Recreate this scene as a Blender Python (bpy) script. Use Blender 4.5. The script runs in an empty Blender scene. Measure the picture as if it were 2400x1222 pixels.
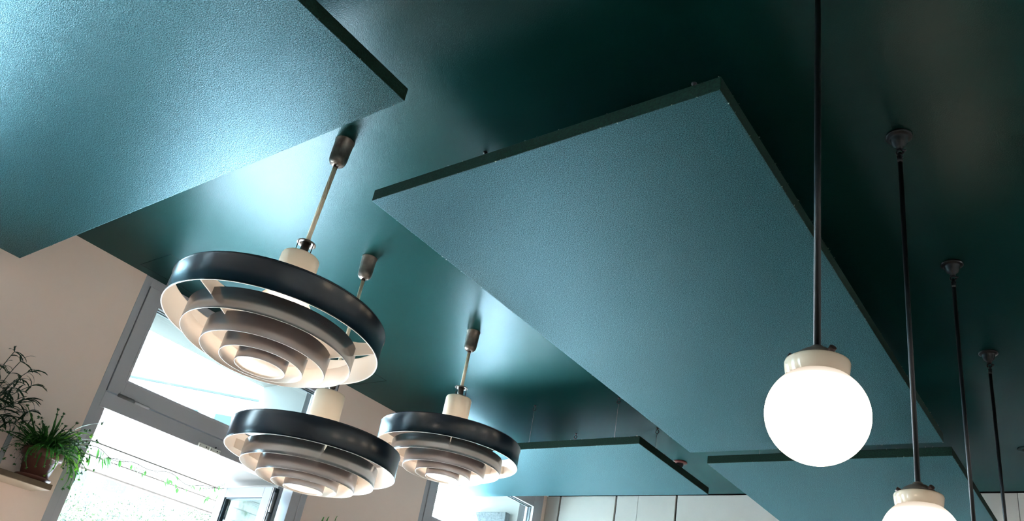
import bpy, bmesh, math, random
from mathutils import Vector, Matrix
random.seed(7)
S = 1.8            # metres per layout unit (layout units: ceiling height above the eye = 1)
EYE = 1.5
col = bpy.context.scene.collection
sc = bpy.context.scene

def M(x, y, z):
    return Vector((S*x, S*y, S*z + EYE))

# ------------------------------------------------------------------ camera
cd = bpy.data.cameras.new('camera'); cam = bpy.data.objects.new('camera', cd); col.objects.link(cam)
R = [(0.792561888905826, 0.5840242292814574, 0.1753891440945779),
     (-0.14355429474090634, 0.458234970717251, -0.877161830036625),
     (-0.5926532010505553, 0.6700271720042104, 0.44701876030047133)]
# rows of R: image right, image down and viewing direction in room axes
rt, dn, fw = (Vector(r) for r in R)
mw = Matrix((( rt.x, -dn.x, -fw.x, 0), (rt.y, -dn.y, -fw.y, 0), (rt.z, -dn.z, -fw.z, EYE), (0, 0, 0, 1)))
cam.matrix_world = mw
cd.sensor_width = 36; cd.sensor_fit = 'HORIZONTAL'
cd.lens = 1903.64/2400*36
cd.shift_x = 22.28/2400; cd.shift_y = 113.15/2400
cd.clip_start = 0.02; cd.clip_end = 300
sc.camera = cam

# ------------------------------------------------------------------ sky and exposure
SKY = 11.0
w = bpy.data.worlds.new('sky'); sc.world = w; w.use_nodes = True
nt = w.node_tree; nt.nodes.clear()
out = nt.nodes.new('ShaderNodeOutputWorld'); bg = nt.nodes.new('ShaderNodeBackground')
tc = nt.nodes.new('ShaderNodeTexCoord'); sx = nt.nodes.new('ShaderNodeSeparateXYZ'); cr = nt.nodes.new('ShaderNodeValToRGB')
nt.links.new(tc.outputs['Generated'], sx.inputs[0]); nt.links.new(sx.outputs['Z'], cr.inputs[0])
cr.color_ramp.elements[0].position = 0.0; cr.color_ramp.elements[0].color = (0.62, 0.84, 1.0, 1)
cr.color_ramp.elements[1].position = 1.0; cr.color_ramp.elements[1].color = (0.48, 0.74, 1.0, 1)
nt.links.new(cr.outputs[0], bg.inputs[0]); bg.inputs[1].default_value = SKY
nt.links.new(bg.outputs[0], out.inputs[0])
sc.view_settings.view_transform = 'Standard'; sc.view_settings.look = 'None'
sc.view_settings.gamma = 1.0; sc.view_settings.use_curve_mapping = False
sc.view_settings.exposure = 1.66
sd = bpy.data.lights.new('sun', 'SUN'); sd.energy = 50.0; sd.angle = math.radians(1.0); sd.color = (0.80, 0.92, 1.0)
so_ = bpy.data.objects.new('sun', sd); col.objects.link(so_); so_.rotation_euler = Vector((-0.50, -0.45, 0.95)).to_track_quat('Z', 'Y').to_euler()
GLOBE_EMIT = 7.4
BULB_EMIT = 12.5

WX = -2.292       # inner face of the left wall
OX = -2.67        # its outer face
BY = 3.18         # back wall
FY = -2.0         # front wall, behind the camera
RX = 1.3          # right wall
FZ = -EYE/S       # floor
PITCH = 1.372     # door bay spacing along the left wall

# sampling portals in the door openings (they give no light of their own)
for k in (-2, -1, 0, 1):
    ld = bpy.data.lights.new('daylight_portal', 'AREA'); ld.shape = 'RECTANGLE'
    y0, y1 = 1.0 + k*PITCH, 1.76 + k*PITCH
    ld.size = (y1-y0)*S; ld.size_y = (0.995-FZ)*S
    ld.cycles.is_portal = True
    lo = bpy.data.objects.new('daylight_portal', ld); col.objects.link(lo)
    lo.location = M(OX-0.01, (y0+y1)/2, (0.995+FZ)/2)
    lo.rotation_euler = Matrix(((0, 0, -1), (1, 0, 0), (0, -1, 0))).to_euler() if False else (math.radians(90), 0, math.radians(-90)); lo['kind'] = 'helper'

# ------------------------------------------------------------------ materials
def mat(name, color, rough=0.5, metal=0.0, ior=1.45, **k):
    m = bpy.data.materials.new(name); m.use_nodes = True
    b = m.node_tree.nodes['Principled BSDF']
    b.inputs['Base Color'].default_value = (*color, 1)
    b.inputs['Roughness'].default_value = rough; b.inputs['Metallic'].default_value = metal
    b.inputs['IOR'].default_value = ior
    for kk, v in k.items(): b.inputs[kk].default_value = v
    return m
def noise_color(m, c1, c2, scale, detail=4, lo=0.35, hi=0.65, dist=0.0):
    n = m.node_tree; b = n.nodes['Principled BSDF']
    t = n.nodes.new('ShaderNodeTexCoord'); x = n.nodes.new('ShaderNodeTexNoise'); r = n.nodes.new('ShaderNodeValToRGB')
    x.inputs['Scale'].default_value = scale; x.inputs['Detail'].default_value = detail; x.inputs['Distortion'].default_value = dist
    r.color_ramp.elements[0].position = lo; r.color_ramp.elements[0].color = (*c1, 1)
    r.color_ramp.elements[1].position = hi; r.color_ramp.elements[1].color = (*c2, 1)
    n.links.new(t.outputs['Object'], x.inputs['Vector']); n.links.new(x.outputs['Fac'], r.inputs[0]); n.links.new(r.outputs[0], b.inputs['Base Color'])
    return m
def bump(m, scale, strength, dist=0.001, detail=2, second=None):
    n = m.node_tree; b = n.nodes['Principled BSDF']
    t = n.nodes.new('ShaderNodeTexCoord'); x = n.nodes.new('ShaderNodeTexNoise'); bp = n.nodes.new('ShaderNodeBump')
    x.inputs['Scale'].default_value = scale; x.inputs['Detail'].default_value = detail
    bp.inputs['Strength'].default_value = strength; bp.inputs['Distance'].default_value = dist
    n.links.new(t.outputs['Object'], x.inputs['Vector']); n.links.new(x.outputs['Fac'], bp.inputs['Height'])
    if second:
        x2 = n.nodes.new('ShaderNodeTexNoise'); x2.inputs['Scale'].default_value = second[0]; x2.inputs['Detail'].default_value = 2
        b2 = n.nodes.new('ShaderNodeBump'); b2.inputs['Strength'].default_value = second[1]; b2.inputs['Distance'].default_value = second[2]
        n.links.new(t.outputs['Object'], x2.inputs['Vector']); n.links.new(x2.outputs['Fac'], b2.inputs['Height'])
        n.links.new(bp.outputs['Normal'], b2.inputs['Normal']); n.links.new(b2.outputs['Normal'], b.inputs['Normal'])
    else:
        n.links.new(bp.outputs['Normal'], b.inputs['Normal'])
    return m
def emis(name, color, strength):
    m = bpy.data.materials.new(name); m.use_nodes = True; n = m.node_tree; n.nodes.clear()
    o = n.nodes.new('ShaderNodeOutputMaterial'); e = n.nodes.new('ShaderNodeEmission')
    e.inputs[0].default_value = (*color, 1); e.inputs[1].default_value = strength
    n.links.new(e.outputs[0], o.inputs[0]); return m
def thin_glass(name, tint, gloss=0.10):
    m = bpy.data.materials.new(name); m.use_nodes = True; n = m.node_tree; n.nodes.clear()
    o = n.nodes.new('ShaderNodeOutputMaterial'); mx = n.nodes.new('ShaderNodeMixShader')
    a = n.nodes.new('ShaderNodeBsdfTransparent'); g = n.nodes.new('ShaderNodeBsdfGlossy')
    a.inputs[0].default_value = (*tint, 1); g.inputs['Roughness'].default_value = 0.02
    mx.inputs[0].default_value = gloss
    n.links.new(a.outputs[0], mx.inputs[1]); n.links.new(g.outputs[0], mx.inputs[2]); n.links.new(mx.outputs[0], o.inputs[0])
    return m
def leafmat(name, c1, c2, trans=0.35, rough=0.45):
    m = bpy.data.materials.new(name); m.use_nodes = True; n = m.node_tree; b = n.nodes['Principled BSDF']
    o = n.nodes['Material Output']
    t = n.nodes.new('ShaderNodeTexCoord'); x = n.nodes.new('ShaderNodeTexNoise'); r = n.nodes.new('ShaderNodeValToRGB')
    x.inputs['Scale'].default_value = 14
    r.color_ramp.elements[0].position = .35; r.color_ramp.elements[0].color = (*c1, 1)
    r.color_ramp.elements[1].position = .65; r.color_ramp.elements[1].color = (*c2, 1)
    n.links.new(t.outputs['Object'], x.inputs['Vector']); n.links.new(x.outputs['Fac'], r.inputs[0])
    n.links.new(r.outputs[0], b.inputs['Base Color']); b.inputs['Roughness'].default_value = rough
    tr = n.nodes.new('ShaderNodeBsdfTranslucent'); mx = n.nodes.new('ShaderNodeMixShader'); mx.inputs[0].default_value = trans
    n.links.new(r.outputs[0], tr.inputs[0]); n.links.new(b.outputs[0], mx.inputs[1]); n.links.new(tr.outputs[0], mx.inputs[2])
    n.links.new(mx.outputs[0], o.inputs[0]); return m

def paint(name, diffuse, gloss, rough, sheen, srough, bscale, bstrength, bdist, grain=None, second=None):
    """dark enamel: body colour, a tinted gloss lobe and a broader, softer one"""
    m = bpy.data.materials.new(name); m.use_nodes = True; n = m.node_tree; n.nodes.clear(); L = n.links.new
    o = n.nodes.new('ShaderNodeOutputMaterial'); d = n.nodes.new('ShaderNodeBsdfDiffuse'); g1 = n.nodes.new('ShaderNodeBsdfGlossy'); g2 = n.nodes.new('ShaderNodeBsdfGlossy')
    a1 = n.nodes.new('ShaderNodeAddShader'); a2 = n.nodes.new('ShaderNodeAddShader'); t = n.nodes.new('ShaderNodeTexCoord')
    d.inputs[0].default_value = (*diffuse, 1); g1.inputs[0].default_value = (*gloss, 1); g1.inputs['Roughness'].default_value = rough
    g2.inputs[0].default_value = (*sheen, 1); g2.inputs['Roughness'].default_value = srough
    x = n.nodes.new('ShaderNodeTexNoise'); x.inputs['Scale'].default_value = bscale; x.inputs['Detail'].default_value = 2; L(t.outputs['Object'], x.inputs['Vector'])
    b = n.nodes.new('ShaderNodeBump'); b.inputs['Strength'].default_value = bstrength; b.inputs['Distance'].default_value = bdist; L(x.outputs['Fac'], b.inputs['Height'])
    last = b
    if second:
        x2 = n.nodes.new('ShaderNodeTexNoise'); x2.inputs['Scale'].default_value = second[0]; L(t.outputs['Object'], x2.inputs['Vector'])
        b2 = n.nodes.new('ShaderNodeBump'); b2.inputs['Strength'].default_value = second[1]; b2.inputs['Distance'].default_value = second[2]
        L(x2.outputs['Fac'], b2.inputs['Height']); L(b.outputs[0], b2.inputs['Normal']); last = b2
    for s_ in (d, g1, g2): L(last.outputs[0], s_.inputs['Normal'])
    fr = n.nodes.new('ShaderNodeFresnel'); fr.inputs['IOR'].default_value = 1.5; L(last.outputs[0], fr.inputs['Normal'])
    fm = n.nodes.new('ShaderNodeMath'); fm.operation = 'MULTIPLY'; fm.inputs[1].default_value = 1/0.089; L(fr.outputs[0], fm.inputs[0])
    for g_, c_ in ((g1, gloss), (g2, sheen)):
        v = n.nodes.new('ShaderNodeVectorMath'); v.operation = 'SCALE'; v.inputs[0].default_value = c_; L(fm.outputs[0], v.inputs['Scale']); L(v.outputs[0], g_.inputs[0])
    if grain:      # gloss varies from grain to grain of the sprayed coat
        x3 = n.nodes.new('ShaderNodeTexNoise'); x3.inputs['Scale'].default_value = grain[0]; x3.inputs['Detail'].default_value = 1.5; L(t.outputs['Object'], x3.inputs['Vector'])
        r = n.nodes.new('ShaderNodeMapRange'); r.inputs['From Min'].default_value = .34; r.inputs['From Max'].default_value = .66; r.inputs['To Min'].default_value = grain[1]; r.inputs['To Max'].default_value = grain[2]
        L(x3.outputs['Fac'], r.inputs['Value'])
        for g_ in (g1, g2):
            src = g_.inputs[0].links[0].from_socket
            v = n.nodes.new('ShaderNodeVectorMath'); v.operation = 'SCALE'; L(src, v.inputs[0]); L(r.outputs[0], v.inputs['Scale']); L(v.outputs[0], g_.inputs[0])
    L(d.outputs[0], a1.inputs[0]); L(g1.outputs[0], a1.inputs[1]); L(a1.outputs[0], a2.inputs[0]); L(g2.outputs[0], a2.inputs[1]); L(a2.outputs[0], o.inputs[0])
    return m
m_ceil = paint('ceiling_gloss_green', (0.0004, 0.0105, 0.0082), (0.038, 0.041, 0.046), 0.235, (0.004, 0.028, 0.028), 0.45, 260, 0.55, 0.0008, None, (1.3, 0.25, 0.02))
m_face = paint('board_face_green', (0.001, 0.017, 0.018), (0.034, 0.042, 0.048), 0.25, (0.017, 0.042, 0.049), 0.42, 300, 0.8, 0.0012, (330, 0.25, 1.75))
m_edge = bump(noise_color(mat('board_edge_green', (0.003, 0.03, 0.02), 0.8, ior=1.3), (0.0006, 0.008, 0.005), (0.002, 0.022, 0.013), 160), 300, 0.6, 0.001)
m_fluff = mat('board_torn_fibre', (0.16, 0.20, 0.17), 0.9)
m_wall = bump(noise_color(mat('wall_plaster', (0.8, 0.6, 0.5), 0.75), (0.86, 0.66, 0.57), (0.90, 0.70, 0.61), 1.2), 90, 0.15, 0.001)
m_white = noise_color(mat('white_cladding', (0.66, 0.67, 0.66), 0.35), (0.54, 0.485, 0.445), (0.60, 0.54, 0.495), 2.2)
m_black = mat('black_joint', (0.004, 0.004, 0.005), 0.7)
m_floor = noise_color(mat('floor_concrete', (0.3, 0.2, 0.14), 0.6), (0.28, 0.20, 0.15), (0.36, 0.26, 0.19), 3)
m_frame = bump(mat('frame_grey_metal', (0.43, 0.42, 0.45), 0.40), 250, 0.05, 0.0005)
m_frame2 = mat('frame_pale_grey_metal', (0.12, 0.123, 0.128), 0.35)
m_gasket = mat('black_gasket', (0.006, 0.012, 0.018), 0.35)
m_steel = mat('brushed_steel', (0.45, 0.46, 0.48), 0.3, 1.0)
m_glass = thin_glass('window_glass', (0.93, 0.98, 0.98), 0.06)
m_render = bump(mat('outside_render', (0.185, 0.165, 0.15), 0.85), 60, 0.3, 0.002)
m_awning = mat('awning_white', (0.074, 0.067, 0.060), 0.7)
m_navy = bump(mat('navy_enamel', (0.002, 0.009, 0.017), 0.24, ior=1.45), 60, 0.05, 0.0008)
m_second = bump(mat('navy_enamel_faint_reflection', (0.026, 0.022, 0.026), 0.24, ior=2.5), 60, 0.05, 0.0008)  # navy of the second ring, base lifted a little towards the reflected cream
m_inner = bump(mat('navy_enamel_reflection', (0.070, 0.050, 0.049), 0.28, ior=2.2), 60, 0.05, 0.0008)  # navy of the inner rings, cream reflections put into a taupe base
m_cream = mat('cream_enamel', (0.90, 0.78, 0.68), 0.34)
m_cream2 = mat('ivory_cap', (0.84, 0.68, 0.52), 0.42)
m_rod = noise_color(mat('ivory_rod', (0.62, 0.55, 0.40), 0.4), (0.45, 0.38, 0.25), (0.66, 0.59, 0.44), 18, lo=.2, hi=.5)
m_nickel = noise_color(mat('aged_nickel', (0.36, 0.30, 0.25), 0.35, 0.85), (0.13, 0.11, 0.095), (0.22, 0.185, 0.16), 25)
m_cage = mat('cage_wire', (0.06, 0.035, 0.03), 0.35, 0.6)
m_bulb = emis('bulb_glow', (1.0, 0.87, 0.74), BULB_EMIT)
m_iron = bump(mat('black_iron', (0.004, 0.004, 0.005), 0.30, 0.0, ior=1.35), 60, 0.1, 0.0006)
m_bronze = mat('bronze_dome', (0.20, 0.155, 0.13), 0.38, 0.6)
m_porc = bump(mat('glazed_porcelain', (0.50, 0.40, 0.30), 0.12), 45, 0.4, 0.0015)
m_wood = noise_color(mat('shelf_oak', (0.4, 0.25, 0.12), 0.5), (0.075, 0.045, 0.024), (0.14, 0.088, 0.048), 9, 6, dist=1.5)
m_under = mat('shelf_underside', (0.45, 0.36, 0.28), 0.6)
m_terra = bump(noise_color(mat('terracotta', (0.22, 0.08, 0.05), 0.45), (0.11, 0.038, 0.027), (0.17, 0.062, 0.044), 6), 120, 0.1, 0.0008)
m_soil = mat('soil', (0.02, 0.014, 0.01), 0.95)
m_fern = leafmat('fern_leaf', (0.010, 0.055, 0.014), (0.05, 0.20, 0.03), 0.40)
m_fernlit = leafmat('fern_leaf_lit', (0.14, 0.42, 0.03), (0.26, 0.58, 0.08), 0.5)  # lit copy of the fern leaf, window light put into its colour
m_dark = leafmat('ribbon_leaf', (0.006, 0.03, 0.014), (0.015, 0.06, 0.02), 0.25)
m_vine = leafmat('vine_leaf', (0.05, 0.20, 0.04), (0.14, 0.36, 0.09), 0.4)
m_stem = mat('stem_brown', (0.05, 0.04, 0.025), 0.7)
m_tree = leafmat('tree_leaf', (0.004, 0.010, 0.004), (0.085, 0.105, 0.05), 0.35)
m_tree.node_tree.nodes['Noise Texture'].inputs['Scale'].default_value = 5.0
m_bark = mat('bark', (0.10, 0.08, 0.06), 0.9)
m_pave = noise_color(mat('paving', (0.4, 0.4, 0.38), 0.85), (0.50, 0.49, 0.47), (0.60, 0.59, 0.57), 2)
m_house = mat('house_render', (0.80, 0.79, 0.76), 0.8)
m_roof = noise_color(mat('roof_tiles', (0.3, 0.25, 0.22), 0.8), (0.25, 0.2, 0.18), (0.4, 0.34, 0.3), 5)
m_hgut = mat('zinc_gutter', (0.012, 0.014, 0.016), 0.5)
m_hwin = mat('house_window', (0.010, 0.018, 0.024), 0.3)
m_pipe = mat('copper_pipe', (0.045, 0.018, 0.016), 0.5)
m_sensor = mat('sensor_white', (0.72, 0.70, 0.64), 0.45)
m_rail = mat('rail_steel', (0.35, 0.36, 0.36), 0.35, 0.6)

# opal glass: lit from the bulb inside, a little dimmer towards its neck
m_opal = bpy.data.materials.new('opal_glass_lit'); m_opal.use_nodes = True
n = m_opal.node_tree; n.nodes.clear()
o_ = n.nodes.new('ShaderNodeOutputMaterial'); e_ = n.nodes.new('ShaderNodeEmission'); t_ = n.nodes.new('ShaderNodeTexCoord')
s_ = n.nodes.new('ShaderNodeSeparateXYZ'); r_ = n.nodes.new('ShaderNodeValToRGB'); g_ = n.nodes.new('ShaderNodeBsdfGlossy'); a_ = n.nodes.new('ShaderNodeAddShader')
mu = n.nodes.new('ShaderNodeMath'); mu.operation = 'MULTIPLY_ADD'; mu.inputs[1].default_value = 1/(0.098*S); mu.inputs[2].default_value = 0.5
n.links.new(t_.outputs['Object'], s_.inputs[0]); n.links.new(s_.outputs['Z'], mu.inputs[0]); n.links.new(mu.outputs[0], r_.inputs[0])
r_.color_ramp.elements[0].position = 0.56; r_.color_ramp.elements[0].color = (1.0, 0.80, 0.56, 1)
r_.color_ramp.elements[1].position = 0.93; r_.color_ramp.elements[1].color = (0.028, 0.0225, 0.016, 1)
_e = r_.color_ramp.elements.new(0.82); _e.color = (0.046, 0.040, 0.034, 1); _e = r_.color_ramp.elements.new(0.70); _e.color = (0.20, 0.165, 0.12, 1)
n.links.new(r_.outputs[0], e_.inputs[0]); e_.inputs[1].default_value = GLOBE_EMIT
n.links.new(e_.outputs[0], o_.inputs[0])

# diffuser disc: opal acrylic, the bulb's glow through it mostly added as even emission
m_diff = bpy.data.materials.new('diffuser_opal'); m_diff.use_nodes = True
n = m_diff.node_tree; b_ = n.nodes['Principled BSDF']; b_.inputs['Base Color'].default_value = (0.9, 0.76, 0.62, 1); b_.inputs['Roughness'].default_value = .4
tr_ = n.nodes.new('ShaderNodeBsdfTranslucent'); tr_.inputs[0].default_value = (0.9, 0.74, 0.60, 1); mx_ = n.nodes.new('ShaderNodeMixShader'); mx_.inputs[0].default_value = 0.05; b_.inputs['Emission Color'].default_value = (1.0, 0.76, 0.58, 1); b_.inputs['Emission Strength'].default_value = 0.11
n.links.new(b_.outputs[0], mx_.inputs[1]); n.links.new(tr_.outputs[0], mx_.inputs[2]); n.links.new(mx_.outputs[0], n.nodes['Material Output'].inputs[0])

# ------------------------------------------------------------------ geometry helpers (all in layout units, scaled by S)
class MB:
    def __init__(s): s.bm = bmesh.new(); s.mats = []
    def mi(s, m):
        if m not in s.mats: s.mats.append(m)
        return s.mats.index(m)
    def poly(s, vs, fs, m, smooth=False):
        k = s.mi(m); v = [s.bm.verts.new(p) for p in vs]
        for f in fs:
            try:
                ff = s.bm.faces.new([v[i] for i in f]); ff.material_index = k; ff.smooth = smooth
            except ValueError: pass
        return v
    def box(s, a, b, m, bev=0.0):
        x0, y0, z0 = a; x1, y1, z1 = b
        bm2 = bmesh.new()
        v = [bm2.verts.new(p) for p in ((x0,y0,z0),(x1,y0,z0),(x1,y1,z0),(x0,y1,z0),(x0,y0,z1),(x1,y0,z1),(x1,y1,z1),(x0,y1,z1))]
        for f in ((0,3,2,1),(4,5,6,7),(0,1,5,4),(1,2,6,5),(2,3,7,6),(3,0,4,7)): bm2.faces.new([v[i] for i in f])
        if bev: bmesh.ops.bevel(bm2, geom=list(bm2.edges), offset=bev, segments=2, affect='EDGES', profile=0.5)
        bm2.verts.index_update()
        s.poly([tuple(q.co) for q in bm2.verts], [[q.index for q in f.verts] for f in bm2.faces], m); bm2.free()
        return s
    def lathe(s, prof, m, seg=48, c=(0, 0, 0), mats=None, smooth=True):
        # prof: list of (r, z); r = 0 closes with a point
        rows = []
        for r, z in prof:
            if r < 1e-7: rows.append([s.bm.verts.new((c[0], c[1], c[2]+z))])
            else: rows.append([s.bm.verts.new((c[0]+r*math.cos(2*math.pi*i/seg), c[1]+r*math.sin(2*math.pi*i/seg), c[2]+z)) for i in range(seg)])
        for j in range(len(rows)-1):
            k = s.mi(mats[j] if mats else m); A, B = rows[j], rows[j+1]
            for i in range(seg):
                i2 = (i+1) % seg
                if len(A) == 1 and len(B) == 1: continue
                if len(A) == 1: f = (A[0], B[i2], B[i])
                elif len(B) == 1: f = (A[i], A[i2], B[0])
                else: f = (A[i], A[i2], B[i2], B[i])
                try:
                    ff = s.bm.faces.new(f); ff.material_index = k; ff.smooth = smooth
                except ValueError: pass
        return s
    def tube(s, pts, r, m, seg=8, closed=False, taper=None):
        pts = [Vector(p) for p in pts]; n = len(pts); rings = []
        up = Vector((0, 0, 1)); prev = None
        for i, p in enumerate(pts):
            a = pts[(i-1) % n] if (closed or i > 0) else p; b = pts[(i+1) % n] if (closed or i < n-1) else p
            t = (b-a).normalized()
            if prev is None:
                u = t.cross(up); u = t.cross(Vector((1, 0, 0))) if u.length < 1e-3 else u
            else: u = prev - t*prev.dot(t)
            u.normalize(); prev = u; v = t.cross(u)
            rr = r*(taper[i] if taper else 1)
            rings.append([s.bm.verts.new(p + u*rr*math.cos(2*math.pi*k/seg) + v*rr*math.sin(2*math.pi*k/seg)) for k in range(seg)])
        k0 = s.mi(m)
        for i in range(n if closed else n-1):
            A, B = rings[i], rings[(i+1) % n]
            for k in range(seg):
                f = s.bm.faces.new((A[k], A[(k+1) % seg], B[(k+1) % seg], B[k])); f.smooth = True; f.material_index = k0
        if not closed:
            for rg in (rings[0], rings[-1]):
                f = s.bm.faces.new(rg); f.material_index = k0
        return s
    def build(s, name, parent=None, base=(0, 0, 0), kind=None, top=False):
        # vertices are in layout units relative to base; the base of a child is its parent's base
        bmesh.ops.recalc_face_normals(s.bm, faces=list(s.bm.faces)) if s.bm.faces else None
        me = bpy.data.meshes.new(name)
        if top: bmesh.ops.translate(s.bm, verts=list(s.bm.verts), vec=-Vector(base))
        bmesh.ops.scale(s.bm, vec=(S, S, S), verts=list(s.bm.verts))
        s.bm.to_mesh(me); s.bm.free()
        for m in s.mats: me.materials.append(m)
        o = bpy.data.objects.new(name, me); col.objects.link(o)
        if parent is not None: o.parent = parent
        elif top: o.location = M(*base)
        if kind: o['kind'] = kind
        return o
def thing(name, base, label=None, cat=None, group=None, rz=0, kind=None):
    o = bpy.data.objects.new(name, None); col.objects.link(o); o.location = M(*base); o.rotation_euler = (0, 0, rz)
    o.empty_display_size = 0.05
    tag(o, label, cat, group, kind); return o
def tag(o, label=None, cat=None, group=None, kind=None):
    if label: o['label'] = label
    if cat: o['category'] = cat
    if group: o['group'] = group
    if kind: o['kind'] = kind
    return o
def copy_tree(o, parent=None):
    c = o.copy(); col.objects.link(c); c.parent = parent
    for ch in [q for q in bpy.data.objects if q.parent == o]: copy_tree(ch, c)
    return c

# ------------------------------------------------------------------ structure: floor, ceiling, walls
MB().box((OX, FY-0.1, FZ-0.08), (RX+0.1, BY+0.14, FZ), m_floor).build('floor', kind='structure', base=(0, 0, 0), top=True)

# ceiling plate with a long hatch opening near the left wall
HX0, HX1, HY0, HY1 = -2.252, -2.087, 0.922, 1.824
CT = 1.06
b = MB()
xs = [OX, HX0, HX1, RX+0.1]; ys = [FY-0.1, HY0, HY1, BY-0.012]
vid = {}
verts = []
def cv(i, j, z):
    k = (i, j, z)
    if k not in vid: vid[k] = len(verts); verts.append((xs[i], ys[j], z))
    return vid[k]
faces = []
for i in range(3):
    for j in range(3):
        if (i, j) == (1, 1): continue
        faces.append((cv(i, j, 1.0), cv(i, j+1, 1.0), cv(i+1, j+1, 1.0), cv(i+1, j, 1.0)))
        faces.append((cv(i, j, CT), cv(i+1, j, CT), cv(i+1, j+1, CT), cv(i, j+1, CT)))
for (a, c) in (((1, 1), (2, 1)), ((2, 1), (2, 2)), ((2, 2), (1, 2)), ((1, 2), (1, 1)), ((0, 0), (3, 0)), ((3, 0), (3, 3)), ((3, 3), (0, 3)), ((0, 3), (0, 0))):
    faces.append((cv(*a, 1.0), cv(*c, 1.0), cv(*c, CT), cv(*a, CT)))
b.poly(verts, faces, m_ceil)
ceil = b.build('ceiling', kind='structure', base=(0, 0, 1.0), top=True)
MB().box((OX, BY-0.012, 1.03), (RX+0.1, BY+0.14, CT), m_black).build('trim_1', kind='structure', base=(0, BY, 1.0), top=True)
g = 0.0022
hp = MB().box((HX0+g, HY0+g, 0.0), (HX1-g, HY1-g, 0.02), m_ceil, 0.0006).build('access_panel', parent=ceil)

# left wall: solid piers between the door bays, stepped reveals outside
def bay(k): return 0.971 + k*PITCH, 1.785 + k*PITCH
b = MB()
edges = [FY-0.1]
for k in (-2, -1, 0, 1): edges += list(bay(k))
edges.append(BY+0.14)
for i in range(0, len(edges), 2):
    b.box((OX, edges[i], FZ), (WX, edges[i+1], 1.0), m_wall)
for k in (-2, -1, 0, 1):
    a, c = bay(k)
    b.box((OX, a, FZ), (-2.385, a+0.045, 1.0), m_render)
    b.box((OX, c-0.060, FZ), (-2.385, c, 1.0), m_render)
b.box((OX, FY-0.1, 0.9865), (-2.3655, BY+0.14, 0.9995), m_render)
b.build('wall_left', kind='structure', base=(WX, 0, FZ), top=True)
MB().box((RX, FY-0.1, FZ), (RX+0.1, BY+0.14, 1.0), m_wall).build('wall_right', kind='structure', base=(RX, 0, FZ), top=True)
MB().box((WX, FY-0.1, FZ), (RX, FY, 1.0), m_wall).build('wall_front', kind='structure', base=(0, FY, FZ), top=True)

# back wall: white cladding boards with black joints
wb = MB().box((WX, BY+0.012, FZ), (RX, BY+0.14, 1.03), m_black).build('wall_back', kind='structure', base=(0, BY, FZ), top=True)
gaps = [WX+0.012, -2.212, -1.9075, -1.6085, -1.20, -0.85, -0.60]
JW = 0.0048
def board(x0, x1):
    MB().box((x0, 0, 0.0 if x0 < -1.0 else 1.40), (x1, 0.012, 0.998-FZ), m_white, 0.0006).build('cladding_board', parent=wb)  # unseen board lengths shaped for what the ceiling and hanging boards reflect
# positions relative to wall_back base (0, BY, FZ)
board(WX+0.003, -2.212-JW); board(-2.212+JW, -1.9075-JW); board(-1.9075+JW, -1.7955); board(-1.7945, -1.6085-JW)
board(-1.6085+JW, -1.150); board(-1.1485, -0.75); board(-0.7485, -0.3425); board(-0.341, 0.06); board(0.0615, 0.46); board(0.4615, 0.86); board(0.8615, RX-0.002)

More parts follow.
